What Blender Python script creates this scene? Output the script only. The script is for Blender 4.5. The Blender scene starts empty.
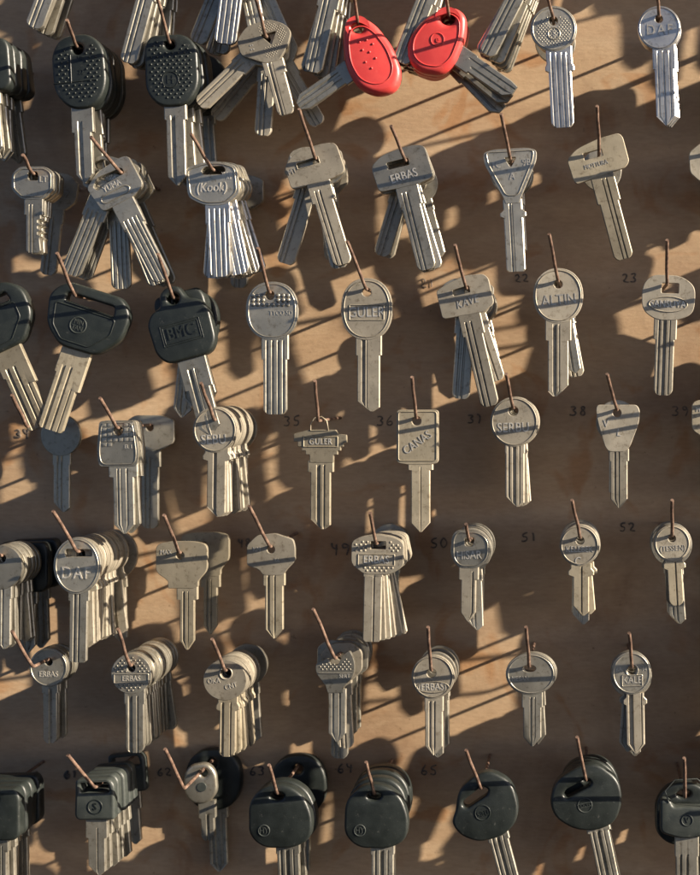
import bpy, bmesh, math, random
from mathutils import Vector, Matrix
random.seed(11)
R = math.radians
sc = bpy.context.scene
col = sc.collection

# ------------------------------------------------------------------ geometry of the place
D = 0.60            # camera to board (m)
S = 0.0005          # metres on the board per photo pixel
NX, NY = 590, 400   # foot of the camera axis on the board, in photo pixels
HC = 0.050          # height of the bend of a hook above the board
HF = 0.0475         # height of the front key above the board
K = S*(D-HF)/D      # metres per photo pixel in the plane of the front keys
SUN = Vector((3.5, -1.0, 1.42)).normalized()   # towards the sun

def at(px, py, h):
    f = S*(D-h)/D
    return Vector(((px-NX)*f, -h, (NY-py)*f))

# ------------------------------------------------------------------ materials
def mat(name):
    m = bpy.data.materials.new(name); m.use_nodes = True
    nt = m.node_tree; b = nt.nodes['Principled BSDF']
    return m, nt, b
def N(nt, t, **kw):
    n = nt.nodes.new(t)
    for k, v in kw.items():
        if k.startswith('i_'): n.inputs[k[2:].replace('_', ' ')].default_value = v
        else: setattr(n, k, v)
    return n
def ramp(nt, stops, fac):
    r = N(nt, 'ShaderNodeValToRGB')
    e = r.color_ramp.elements
    while len(e) < len(stops): e.new(0.5)
    for i, (p, c) in enumerate(stops):
        e[i].position = p; e[i].color = (*c, 1) if len(c) == 3 else c
    nt.links.new(fac, r.inputs[0]); return r
def coords(nt, scale, rot=(0, 0, 0)):
    tc = N(nt, 'ShaderNodeTexCoord'); mp = N(nt, 'ShaderNodeMapping')
    mp.inputs['Scale'].default_value = scale; mp.inputs['Rotation'].default_value = rot
    nt.links.new(tc.outputs['Object'], mp.inputs[0]); return mp.outputs[0]
def noise(nt, vec, scale, detail=4, rough=.55, dist=0):
    n = N(nt, 'ShaderNodeTexNoise'); n.inputs['Scale'].default_value = scale
    n.inputs['Detail'].default_value = detail; n.inputs['Roughness'].default_value = rough
    n.inputs['Distortion'].default_value = dist
    nt.links.new(vec, n.inputs['Vector']); return n.outputs['Fac']

def metal(name, c1, c2, metallic=.75, r0=.34, r1=.55, scratch=.5):
    m, nt, b = mat(name); L = nt.links
    oi = N(nt, 'ShaderNodeObjectInfo')
    v1 = coords(nt, (1, 1, 1)); add = N(nt, 'ShaderNodeVectorMath', operation='ADD')
    mul = N(nt, 'ShaderNodeMath', operation='MULTIPLY'); mul.inputs[1].default_value = 9.0
    L.new(oi.outputs['Random'], mul.inputs[0]); L.new(v1, add.inputs[0]); L.new(mul.outputs[0], add.inputs[1])
    n1 = noise(nt, add.outputs[0], 90, 5, .6)
    mp = N(nt, 'ShaderNodeMapping'); mp.inputs['Scale'].default_value = (2600, 900, 160)
    mp.inputs['Rotation'].default_value = (0, .35, 0)
    L.new(add.outputs[0], mp.inputs[0])
    n2 = noise(nt, mp.outputs[0], 1, 3, .7)
    n3 = noise(nt, add.outputs[0], 420, 4, .7)
    cr = ramp(nt, [(.3, c1), (.7, c2)], n1)
    # tarnish specks and per-key brightness
    sp = ramp(nt, [(.30, (.42, .37, .31)), (.46, (1, 1, 1))], n3)
    mx = N(nt, 'ShaderNodeMix', data_type='RGBA', blend_type='MULTIPLY'); mx.inputs[0].default_value = .7
    L.new(cr.outputs[0], mx.inputs[6]); L.new(sp.outputs[0], mx.inputs[7])
    hs = N(nt, 'ShaderNodeHueSaturation')
    mr = N(nt, 'ShaderNodeMapRange'); mr.inputs[3].default_value = .72; mr.inputs[4].default_value = 1.18
    L.new(oi.outputs['Random'], mr.inputs[0]); L.new(mr.outputs[0], hs.inputs['Value'])
    L.new(mx.outputs[2], hs.inputs['Color']); L.new(hs.outputs[0], b.inputs['Base Color'])
    b.inputs['Metallic'].default_value = metallic
    rr = N(nt, 'ShaderNodeMapRange'); rr.inputs[3].default_value = r0; rr.inputs[4].default_value = r1
    ad = N(nt, 'ShaderNodeMath', operation='ADD'); L.new(n1, ad.inputs[0]); L.new(n2, ad.inputs[1])
    hv = N(nt, 'ShaderNodeMath', operation='MULTIPLY'); hv.inputs[1].default_value = .5; L.new(ad.outputs[0], hv.inputs[0])
    rr.inputs[1].default_value = .3; rr.inputs[2].default_value = .7
    L.new(hv.outputs[0], rr.inputs[0]); L.new(rr.outputs[0], b.inputs['Roughness'])
    bp = N(nt, 'ShaderNodeBump'); bp.inputs['Strength'].default_value = scratch; bp.inputs['Distance'].default_value = .00006
    a2 = N(nt, 'ShaderNodeMath', operation='ADD'); L.new(n2, a2.inputs[0]); L.new(n3, a2.inputs[1])
    L.new(a2.outputs[0], bp.inputs['Height']); L.new(bp.outputs[0], b.inputs['Normal'])
    return m
def plastic(name, c1, c2, rough=.42, bump=.35):
    m, nt, b = mat(name); L = nt.links
    v = coords(nt, (1, 1, 1)); n1 = noise(nt, v, 120, 5, .65); n2 = noise(nt, v, 1700, 3, .6); n3 = noise(nt, v, 520, 6, .75)
    cr = ramp(nt, [(.35, c1), (.72, c2)], n1)
    dust = ramp(nt, [(.60, (0, 0, 0)), (.78, (.35, .35, .35))], n3)
    mx = N(nt, 'ShaderNodeMix', data_type='RGBA', blend_type='MIX')
    L.new(dust.outputs[0], mx.inputs[0]); L.new(cr.outputs[0], mx.inputs[6]); mx.inputs[7].default_value = (.25, .24, .22, 1) if c1[0] < .2 else (.75, .3, .25, 1)
    L.new(mx.outputs[2], b.inputs['Base Color'])
    rr = N(nt, 'ShaderNodeMapRange'); rr.inputs[3].default_value = rough-.08; rr.inputs[4].default_value = rough+.15
    L.new(n1, rr.inputs[0]); L.new(rr.outputs[0], b.inputs['Roughness'])
    bp = N(nt, 'ShaderNodeBump'); bp.inputs['Strength'].default_value = bump; bp.inputs['Distance'].default_value = .0001
    L.new(n2, bp.inputs['Height']); L.new(bp.outputs[0], b.inputs['Normal'])
    return m
M = {}
M['nickel'] = metal('nickel', (.34, .316, .26), (.46, .43, .355), .78, .30, .48)
M['bright'] = metal('bright_nickel', (.54, .515, .465), (.65, .62, .565), .92, .24, .42)
M['warm'] = metal('nickel_silver', (.29, .258, .20), (.40, .36, .285), .48, .42, .6)
M['brass'] = metal('dull_brass', (.28, .243, .172), (.38, .332, .243), .48, .42, .6)
M['polished'] = metal('polished_lettering', (.53, .50, .44), (.64, .61, .54), .6, .28, .46, .4)
M['black'] = plastic('black_plastic', (.011, .014, .013), (.021, .026, .024), .38, .5)
M['olive'] = plastic('worn_grey_plastic', (.028, .034, .032), (.05, .056, .05), .42, .5)
M['red'] = plastic('red_plastic', (.60, .05, .048), (.68, .075, .065), .34, .18)
M['white'] = plastic('grey_white_plastic', (.20, .195, .18), (.27, .26, .24), .45, .2)

m, nt, b = mat('rusty_wire'); v = coords(nt, (1, 1, 1)); n1 = noise(nt, v, 260, 6, .7)
cr = ramp(nt, [(.34, (.055, .036, .030)), (.50, (.16, .10, .072)), (.68, (.30, .205, .155))], n1)
nt.links.new(cr.outputs[0], b.inputs['Base Color']); b.inputs['Metallic'].default_value = .25; b.inputs['Roughness'].default_value = .55
bp = N(nt, 'ShaderNodeBump'); bp.inputs['Strength'].default_value = .6; bp.inputs['Distance'].default_value = .0002
nt.links.new(noise(nt, v, 900, 4), bp.inputs['Height']); nt.links.new(bp.outputs[0], b.inputs['Normal']); M['wire'] = m

m, nt, b = mat('marker_ink'); v = coords(nt, (1, 1, 1))
cr = ramp(nt, [(.35, (.035, .033, .032)), (.66, (.16, .12, .09))], noise(nt, v, 500, 4))
nt.links.new(cr.outputs[0], b.inputs['Base Color']); b.inputs['Roughness'].default_value = .6; M['ink'] = m

# plywood
m, nt, b = mat('plywood'); L = nt.links
v = coords(nt, (1, 1, 1))
vg = coords(nt, (6, 1, 17), (0, R(6), 0))            # long grain
g1 = noise(nt, vg, 1, 6, .62, 1.2)
vf = coords(nt, (160, 1, 700), (0, R(6), 0)); g2 = noise(nt, vf, 1, 4, .7)
wv = N(nt, 'ShaderNodeTexWave', wave_type='BANDS', bands_direction='Z'); wv.inputs['Scale'].default_value = 9
wv.inputs['Distortion'].default_value = 9; wv.inputs['Detail'].default_value = 4; wv.inputs['Detail Scale'].default_value = .9
vw = coords(nt, (.45, 1, 1)); L.new(vw, wv.inputs['Vector'])
base = ramp(nt, [(.25, (.37, .256, .158)), (.5, (.465, .332, .208)), (.75, (.55, .405, .262))], g1)
w2 = ramp(nt, [(.0, (.80, .70, .62)), (.5, (1, 1, 1)), (1, (1.0, .93, .86))], wv.outputs['Fac'])
mx = N(nt, 'ShaderNodeMix', data_type='RGBA', blend_type='MULTIPLY'); mx.inputs[0].default_value = .35
L.new(base.outputs[0], mx.inputs[6]); L.new(w2.outputs[0], mx.inputs[7])
st = noise(nt, v, 11, 5, .6, .6)
s2 = ramp(nt, [(.34, (.62, .55, .50)), (.47, (.93, .92, .90)), (.62, (1, 1, 1))], st)
mx2 = N(nt, 'ShaderNodeMix', data_type='RGBA', blend_type='MULTIPLY'); mx2.inputs[0].default_value = .8
L.new(mx.outputs[2], mx2.inputs[6]); L.new(s2.outputs[0], mx2.inputs[7])
bl = noise(nt, v, 26, 3, .5, 1.5)                     # rust-coloured blotches
s3 = ramp(nt, [(.56, (1, 1, 1)), (.66, (.88, .68, .50))], bl)
mx3 = N(nt, 'ShaderNodeMix', data_type='RGBA', blend_type='MULTIPLY'); mx3.inputs[0].default_value = .8
L.new(mx2.outputs[2], mx3.inputs[6]); L.new(s3.outputs[0], mx3.inputs[7])
sp = ramp(nt, [(.27, (.30, .24, .19)), (.36, (1, 1, 1))], noise(nt, v, 240, 5, .7))
f2 = ramp(nt, [(.30, (.78, .75, .71)), (.60, (1, 1, 1))], g2)
mx4 = N(nt, 'ShaderNodeMix', data_type='RGBA', blend_type='MULTIPLY'); mx4.inputs[0].default_value = .7
L.new(mx3.outputs[2], mx4.inputs[6]); L.new(sp.outputs[0], mx4.inputs[7])
mx5 = N(nt, 'ShaderNodeMix', data_type='RGBA', blend_type='MULTIPLY'); mx5.inputs[0].default_value = .7
L.new(mx4.outputs[2], mx5.inputs[6]); L.new(f2.outputs[0], mx5.inputs[7])
L.new(mx5.outputs[2], b.inputs['Base Color']); b.inputs['Roughness'].default_value = .62
bp = N(nt, 'ShaderNodeBump'); bp.inputs['Strength'].default_value = .35; bp.inputs['Distance'].default_value = .0003
ad = N(nt, 'ShaderNodeMath', operation='ADD'); L.new(g2, ad.inputs[0]); L.new(noise(nt, v, 300, 5, .7), ad.inputs[1])
L.new(ad.outputs[0], bp.inputs['Height']); L.new(bp.outputs[0], b.inputs['Normal']); M['ply'] = m

# ------------------------------------------------------------------ mesh helpers (key-local px: u right, v down, origin where the key hangs)
def oval(cx, cy, rx, ry, n=44, p=2.0):
    o = []
    for i in range(n):
        a = 2*math.pi*i/n; c, s_ = math.cos(a), math.sin(a)
        o.append((cx+rx*math.copysign(abs(c)**(2/p), c), cy+ry*math.copysign(abs(s_)**(2/p), s_)))
    return o
def rp(pts, r=4, n=5):
    out = []; k = len(pts)
    for i in range(k):
        p0, p1, p2 = Vector(pts[i-1]), Vector(pts[i]), Vector(pts[(i+1) % k])
        rr = r[i] if isinstance(r, (list, tuple)) else r
        d0, d2 = (p0-p1), (p2-p1)
        q = min(rr, d0.length*.48, d2.length*.48)
        a, c = p1+d0.normalized()*q, p1+d2.normalized()*q
        for j in range(n+1):
            t = j/n
            out.append(tuple((1-t)**2*a+2*t*(1-t)*p1+t*t*c))
    return out
def scaled(pts, f, c=None):
    cx = sum(p[0] for p in pts)/len(pts) if c is None else c[0]; cy = sum(p[1] for p in pts)/len(pts) if c is None else c[1]
    return [(cx+(p[0]-cx)*f, cy+(p[1]-cy)*f) for p in pts]
def inside(p, poly):
    x, y = p; c = False; j = len(poly)-1
    for i in range(len(poly)):
        xi, yi = poly[i]; xj, yj = poly[j]
        if (yi > y) != (yj > y) and x < (xj-xi)*(y-yi)/(yj-yi)+xi: c = not c
        j = i
    return c
def smooth(me, ang=35):
    me.shade_smooth(); me.set_sharp_from_angle(angle=R(ang))
def curve_mesh(cu, front, lift=0.0):
    """evaluate a flat curve (metres, XY) to a mesh standing in XZ whose +z side faces the viewer (-Y)"""
    o = bpy.data.objects.new('tmp', cu); col.objects.link(o)
    dg = bpy.context.evaluated_depsgraph_get(); dg.update()
    me = bpy.data.meshes.new_from_object(o.evaluated_get(dg))
    bpy.data.objects.remove(o)
    me.transform(Matrix(((1, 0, 0, 0), (0, 0, -1, -front-lift), (0, 1, 0, 0), (0, 0, 0, 1))))
    me.materials.clear()
    return me
def plate(outlines, t, bev, front=0.0, br=1):
    cu = bpy.data.curves.new('c', 'CURVE'); cu.dimensions = '2D'; cu.fill_mode = 'BOTH'
    for pts in outlines:
        sp_ = cu.splines.new('POLY'); sp_.points.add(len(pts)-1)
        for i, (u, v_) in enumerate(pts): sp_.points[i].co = (u*K, -v_*K, 0, 1)
        sp_.use_cyclic_u = True
    cu.extrude = max(t/2-bev, 1e-6); cu.bevel_depth = bev; cu.bevel_resolution = br; cu.offset = -bev
    me = curve_mesh(cu, front); bpy.data.curves.remove(cu)
    bm = bmesh.new(); bm.from_mesh(me); bmesh.ops.remove_doubles(bm, verts=bm.verts, dist=1e-6); bm.to_mesh(me); bm.free()
    smooth(me, 35 if br > 1 else 18); return me
def textmesh(s_, u, v_, size, rot, front, depth=.00022, shear=0, space=1.0, bold=.0):
    cu = bpy.data.curves.new('t', 'FONT'); cu.body = s_; cu.size = size*K*1.30; cu.align_x = 'CENTER'; cu.align_y = 'CENTER'
    cu.extrude = depth*.8; cu.bevel_depth = 0; cu.shear = shear; cu.space_character = space; cu.resolution_u = 3; 
    me = curve_mesh(cu, front); bpy.data.curves.remove(cu)
    c, s2_ = math.cos(rot), math.sin(rot)
    me.transform(Matrix.Translation((u*K, 0, -v_*K)) @ Matrix.Rotation(rot, 4, 'Y') @ Matrix.Diagonal((.84, 1, 1, 1)))
    return me
def join(mes):
    bm = bmesh.new()
    for x in mes: bm.from_mesh(x)
    me = bpy.data.meshes.new('j'); bm.to_mesh(me); bm.free(); smooth(me, 40); return me
def tubemesh(paths, r, closed=False, seg=8, front=0.0, flat=1.0):
    """paths in key px (u, v) -> round bead lying on the plane y=-front"""
    cu = bpy.data.curves.new('c', 'CURVE'); cu.dimensions = '3D'
    for pts in paths:
        sp_ = cu.splines.new('POLY'); sp_.points.add(len(pts)-1)
        for i, (u, v_) in enumerate(pts): sp_.points[i].co = (u*K, -v_*K, 0, 1)
        sp_.use_cyclic_u = closed
    cu.bevel_depth = r; cu.bevel_resolution = 2
    me = curve_mesh(cu, front); bpy.data.curves.remove(cu); smooth(me, 60); return me
def bumps(pts, r, front, h=None):
    bm = bmesh.new(); h = h or r
    for (u, v_) in pts:
        ret = bmesh.ops.create_uvsphere(bm, u_segments=8, v_segments=6, radius=r)
        bmesh.ops.transform(bm, verts=ret['verts'], matrix=Matrix.Translation((u*K, -front, -v_*K)) @ Matrix.Diagonal((1, h/r, 1, 1)))
    me = bpy.data.meshes.new('b'); bm.to_mesh(me); bm.free(); me.shade_smooth(); return me
def blade_mesh(rows, grooves, t=.0019, ch=.9, back=True):
    """rows: (v, ul, ur); grooves: (ua, ub, depth, vstart) milled in the front (mirrored behind)"""
    rows = sorted(rows); vs = [r[0] for r in rows]
    for g in grooves: vs += [g[3], g[3]+5]
    vs = sorted(set(round(x, 3) for x in vs if rows[0][0] <= x <= rows[-1][0]))
    def lim(v_):
        for a, b_ in zip(rows, rows[1:]):
            if a[0] <= v_ <= b_[0]:
                if b_[0]-a[0] < 1e-6: return b_[1], b_[2]
                k_ = (v_-a[0])/(b_[0]-a[0]); return a[1]+(b_[1]-a[1])*k_, a[2]+(b_[2]-a[2])*k_
        return rows[-1][1:]
    us = []
    for g in grooves:
        w = min(.8, (g[1]-g[0])*.3); us += [g[0], g[0]+w, g[1]-w, g[1]]
    us = sorted(set(us))
    def dep(u, v_):
        d = 0
        for ga, gb, gd, gv in grooves:
            w = min(.8, (gb-ga)*.3)
            if ga < u < gb:
                k_ = min(1, (u-ga)/w, (gb-u)/w); kv = max(0, min(1, (v_-gv)/5)); d = max(d, gd*k_*kv)
        return d
    bm = bmesh.new(); F = []; B = []
    for v_ in vs:
        l, r = lim(v_); c = min(ch, (r-l)*.3)
        cs = [(l, .28)]+[(min(max(u, l+c), r-c), None) for u in [l+c]+us+[r-c]]+[(r, .28)]
        fr, bk = [], []
        for u, e in cs:
            d = dep(u, v_)*1e-3 if e is None else .00028
            fr.append(bm.verts.new((u*K, -(t/2-d), -v_*K)))
            d2 = dep(-u+l+r, v_)*1e-3*.9 if e is None else .00028
            bk.append(bm.verts.new((u*K, (t/2-min(d2, t*.3)), -v_*K)))
        F.append(fr); B.append(bk)
    n = len(F[0])
    def q(a, b_, c, d_):
        try: bm.faces.new((a, b_, c, d_))
        except ValueError: pass
    for i in range(len(vs)-1):
        for j in range(n-1):
            q(F[i][j], F[i+1][j], F[i+1][j+1], F[i][j+1]); q(B[i][j+1], B[i+1][j+1], B[i+1][j], B[i][j])
        q(B[i][0], B[i+1][0], F[i+1][0], F[i][0]); q(F[i][n-1], F[i+1][n-1], B[i+1][n-1], B[i][n-1])
    for i in (0, len(vs)-1):
        for j in range(n-1):
            a = (F[i][j], F[i][j+1], B[i][j+1], B[i][j]); q(*(a if i == 0 else a[::-1]))
    bmesh.ops.remove_doubles(bm, verts=bm.verts, dist=2e-6)
    bmesh.ops.dissolve_degenerate(bm, dist=1e-6, edges=bm.edges)
    bmesh.ops.recalc_face_normals(bm, faces=bm.faces)
    me = bpy.data.meshes.new('blade'); bm.to_mesh(me); bm.free(); smooth(me, 25); return me

# ------------------------------------------------------------------ kinds of key
TYPES = {}
def rows_for(v0, vs, ws, wb, v1, tip, bu=0, ear=0, asym=0, bite=None):
    """v0 start (inside bow), vs shoulder end, ws/wb shoulder and blade width, v1 tip"""
    a, b_ = bu-ws/2, bu+ws/2; c, d = bu-wb/2+asym, bu+wb/2+asym
    r = [(v0, a, b_)]
    if ear: r += [(vs-8, a, b_), (vs-5, a-ear, b_+ear), (vs-1.5, a-ear, b_+ear), (vs, c-.5, d+.5), (vs+.4, c, d)]
    else: r += [(vs, a, b_), (vs+.5, c, d)]
    if tip == 'point': r += [(v1-9, c, d), (v1, bu+asym-1.2, bu+asym+1.2)]
    elif tip == 'slr': r += [(v1-10, c, d), (v1-4, c+wb*.32, d), (v1, c+wb*.55, c+wb*.72)]   # slants
    elif tip == 'sll': r += [(v1-11, c, d), (v1-5, c, d-wb*.3), (v1, c+wb*.25, c+wb*.42)]
    elif tip == 'round': r += [(v1-5, c, d), (v1-2, c+1.5, d-1.5), (v1, c+4, d-4)]
    elif tip == 'flat': r += [(v1-2, c, d), (v1, c+2, d-2)]
    if bite:
        out = []
        vv = vs+4; side = 1
        while vv < v1-12:
            dd = random.choice((0, 1.2, 2.4, 3.2)); out += [(vv, c, d), (vv+1.6, c, d-dd), (vv+4, c, d-dd)]; vv += 6
        r = [x for x in r if x[0] < vs+4] + out + [x for x in r if x[0] >= v1-12]
    return r
def ktype(name, bow, hole, bl, gr, m='nickel', tb=.0022, lettering=(), pattern=None, beads=(), beadclosed=True, kind='house_key', bev=.00026, br=1, tbl=.0019, bm_='nickel', blade_rot=None, panel=None, extra=None):
    parts = []
    front = tb/2
    gm = plate([bow]+([hole] if hole else []), tb, bev, 0, br)
    parts.append(('grip' if kind == 'car_key' else 'bow', gm, m, None))
    if panel:
        for pn in panel: parts.append(('panel', plate(pn, .0005, .00018, front+.0001), m, 0))
    if lettering: parts.append(('lettering', join([textmesh(*l[:5], front, *l[5:]) for l in lettering]), m if kind == 'car_key' else 'polished', 0))
    if pattern: parts.append(('dimples' if kind == 'car_key' else 'embossing', pattern(front), m, 0))
    if beads: parts.append(('raised_rim', tubemesh(beads, .00030, beadclosed, front=front), m, 0))
    if extra: parts.append((extra[0], extra[1](front), extra[2], 0))
    bmsh = blade_mesh(bl, gr, tbl)
    if blade_rot:
        ang, (pu, pv) = blade_rot
        bmsh.transform(Matrix.Translation((pu*K, 0, -pv*K)) @ Matrix.Rotation(-ang, 4, 'Y') )
    parts.append(('blade', bmsh, bm_, None))
    TYPES[name] = (kind, parts)

def grs(w, spec, vs, bu=0):
    return [(bu-w/2+a*w, bu-w/2+b_*w, d, vs) for a, b_, d in spec]
G2 = [(.20, .36, .6), (.46, .60, .6)]
G2B = [(.12, .26, .5), (.36, .58, .75), (.70, .80, .4)]
G3 = [(.10, .22, .5), (.34, .46, .6), (.58, .70, .6), (.80, .90, .4)]
G1 = [(.40, .66, .75)]
GL = [(.22, .44, .75), (.52, .60, .4)]
def hol(r=4.2, u=0, v_=2.2): return oval(u, v_, r, r, 20)
def grid_dots(poly, step, r, h, tri=True, excl=None):
    def f(front):
        pts = []; x0, x1 = min(p[0] for p in poly), max(p[0] for p in poly); y0, y1 = min(p[1] for p in poly), max(p[1] for p in poly)
        j = 0; y = y0+step*.5
        while y < y1:
            x = x0+step*.5+(step/2 if (j % 2 and tri) else 0)
            while x < x1:
                if inside((x, y), scaled(poly, .93)) and not (excl and excl(x, y)): pts.append((x, y))
                x += step
            y += step*(.62 if tri else 1); j += 1
        return bumps(pts, r*K, front, h*K)
    return f

# round bowed keys -------------------------------------------------
ktype('altin', oval(0, 13.5, 25, 27.5, p=2.15), hol(), rows_for(34, 58, 26, 20.5, 114, 'sll', 0), grs(20.5, GL, 42), 'warm', bm_='warm',
      lettering=[('ALTIN', 1, 18, 11.5, -.08)], beads=[oval(0, 13.5, 22.5, 25, p=2.15)])
ktype('cubes_oval', oval(2, 17.5, 26, 29, p=2.3), hol(4.6), rows_for(40, 66, 27, 23.5, 121, 'round', 5), grs(23.5, G3, 47, 5), 'nickel', bm_='nickel',
      lettering=[('TYCO 5D', 11, 20, 5, 0)], beads=[oval(2, 17.5, 23.5, 26.5, p=2.3)],
      pattern=lambda fr: bumps([(x, y) for y in (2.5, 7, 11.5) for x in range(-17, 22, 5) if abs(x) > 5 or y > 9], 2.3*K, fr, .9*K))
ktype('guler', oval(0, 19, 25.5, 31, p=2.25), hol(4.4), rows_for(44, 65, 26, 22.5, 121, 'slr', 2), grs(22.5, [(.18, .36, .8), (.40, .46, .3)], 46, 2), 'warm', bm_='warm',
      lettering=[('GULER', 0, 22.5, 11, -.02)], beads=[oval(0, 19, 22.5, 28, p=2.25), rp([(-17, 15), (17, 15), (17, 30), (-17, 30)], 1)])
ktype('serbu', oval(1, 13, 24, 25), hol(4.8), rows_for(33, 44, 20, 19, 98, 'slr', 1.5), grs(19, G2B, 34, 1.5), 'warm', bm_='warm',
      lettering=[('SERBU', 0, 19, 10.5, -.03)], beads=[oval(1, 13, 22, 23)])
ktype('sebu', oval(0, 9, 22, 23), hol(4.6), rows_for(26, 40, 24, 18.5, 96, 'slr', 2, ear=2), grs(18.5, [(.30, .52, .8)], 30, 2), 'warm', bm_='warm',
      lettering=[('SEBU', -1, 19, 10.5, -.06)], beads=[oval(0, 9, 20, 21)])
ktype('daf_top', oval(0, 11, 21.5, 22), hol(3.8), rows_for(28, 52, 23, 19.5, 108, 'point', 4), grs(19.5, [(.12, .24, .5), (.40, .52, .7), (.72, .84, .5)], 34, 4), 'bright', bm_='bright',
      lettering=[('DAF', 0, 13.5, 11.5, 0, .0003, 0, 1.25)], beads=[oval(0, 11, 19.8, 20.3)])
ktype('round_dotted', oval(0, 10, 23.2, 23), hol(4.4), rows_for(28, 53, 26, 22.5, 109, 'round', 4, ear=1.5), grs(22.5, G3, 34, 4), 'nickel', bm_='bright',
      pattern=grid_dots(oval(0, 12, 19, 17), 3.2, .75, .35, excl=lambda x, y: math.hypot(x, y-2) < 7), beads=[oval(0, 15, 6, 6), oval(0, 10, 21, 21)],
      lettering=[('S', 0, 15, 6, 0)])
ktype('daf', oval(-1, 13.5, 23.5, 28.5), rp([(-13, -3), (13, -3), (14, 4), (-13, 5)], 2.5), rows_for(38, 48, 21, 17.5, 110, 'flat', 1), grs(17.5, G2, 38, 1), 'nickel', bm_='nickel',
      lettering=[('DAF', -2, 21, 13, 0, .0003, 0, 1.2)], beads=[oval(-1, 13.5, 21, 26)])
ktype('erbas_dotted', oval(0, 8, 20, 20), hol(4), rows_for(23, 38, 21, 18.5, 87, 'round', 3), grs(18.5, [(.15, .4, .6), (.6, .72, .5)], 30, 3), 'nickel', bm_='nickel',
      lettering=[('ERBAS', 0, 12.5, 6, 0)], beads=[rp([(-17, 8), (17, 8), (17, 17), (-17, 17)], .6)],
      pattern=grid_dots(oval(0, 8, 18.5, 18.5), 4.4, 1.15, .5, excl=lambda x, y: 7.5 < y < 17.5 or math.hypot(x, y-2) < 6))
ktype('erbas_round', oval(0, 8, 20, 20), hol(4), rows_for(23, 34, 17, 14.5, 86, 'round', 1), grs(14.5, G1, 30, 1), 'nickel', bm_='nickel',
      lettering=[('ERBAS', 0, 15, 6.5, 0)], beads=[oval(0, 8, 18.3, 18.3)])
ktype('worn_round', oval(-1, 9, 21.5, 20.5), hol(5), rows_for(26, 40, 20, 16.5, 86, 'round', 2, ear=1.8), grs(16.5, [(.10, .30, .8), (.62, .74, .6)], 31, 2), 'warm', bm_='brass',
      lettering=[('OKA', -12, 10, 5.5, -.1), ('CNT', 5, 15, 5.5, -.3)], beads=[oval(0, 2.2, 6, 6)])
ktype('erbas_f', oval(1.5, 6, 21.5, 22), hol(4.6), rows_for(25, 40, 19, 17.5, 84, 'point', 2.5), grs(17.5, G2, 30, 2.5), 'warm', bm_='warm',
      lettering=[('(ERBAS)', 1, 16, 7.5, -.03)], beads=[oval(1.5, 16, 16, 5.5), oval(1.5, 6, 19.5, 20)])
ktype('mrkt', oval(1.5, 7, 25, 21), oval(0, 1.6, 6.5, 3.6, 20), rows_for(24, 40, 21, 18, 79, 'point', 3), grs(18, [(.36, .50, .6), (.60, .70, .4)], 30, 3), 'nickel', bm_='nickel',
      lettering=[('MESAN', -9, 11.5, 5, -.03)], beads=[oval(1.5, 7, 22.6, 18.8)])
ktype('kale', oval(-.5, 5, 20, 21.5), hol(4.4), rows_for(25, 37, 18, 18.5, 85, 'point', 2.5, ear=3), grs(18.5, [(.14, .42, .8), (.80, .88, .4)], 25, 2.5), 'nickel', bm_='warm',
      lettering=[('KALE', 0, 12, 7.6, 0), ('KA', -13, 1.2, 4.2, -.15), ('14', 12.5, 1.2, 4.2, .1)], beads=[rp([(-10, 7), (10, 7), (10, 18), (-10, 18)], .8), oval(-.5, 5, 18, 19.5), oval(0, 2.2, 6, 6)])
ktype('kelebek', oval(-.5, 7, 20, 20.5), hol(4), rows_for(25, 38, 21, 16, 77, 'slr', 1, ear=2.5), grs(16, [(.46, .60, .8)], 28, 1), 'warm', bm_='brass',
      lettering=[('KELEBEK', -.5, 11, 6.5, 0), ('C', -2, 23, 9, 0)], beads=[oval(-.5, 7, 18, 18.5)])
ktype('tessen', oval(0, 7, 18.5, 18.5), hol(3.6), rows_for(23, 33, 18, 15, 69, 'round', 1, ear=2.2), grs(15, [(.50, .64, .8)], 24, 1), 'warm', bm_='brass',
      lettering=[('(TESSEN)', 0, 12, 6, 0)], beads=[oval(0, 7, 16.6, 16.6)])
ktype('hisar', rp([(-14, -11), (10, -11), (21, -2), (21, 17), (10, 27), (-10, 27), (-18, 17), (-18, -3)], 9), rp([(-5, -4), (5, -4), (4, 5), (-4, 5)], 2.5), rows_for(24, 38, 20, 15, 80, 'point', 0), grs(15, [(.70, .84, .7)], 30, 0), 'nickel', bm_='warm',
      lettering=[('HISAR', 0, 14, 9, -.05, .0002, 0, .95)], beads=[rp([(-12, -9), (9, -9), (18.5, -1.5), (18.5, 16), (9, 24.5), (-9, 24.5), (-15.5, 16), (-15.5, -2)], 8)])
ktype('plain_round', oval(0, 11, 21, 22), hol(4.4), rows_for(28, 42, 19, 17, 92, 'slr', 1), grs(17, G2, 32, 1), 'nickel', bm_='nickel')
ktype('plain_big', oval(0, 15, 25, 27), hol(4.6), rows_for(34, 50, 24, 20, 108, 'slr', 1), grs(20, G2, 40, 1), 'warm', bm_='warm')
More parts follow.
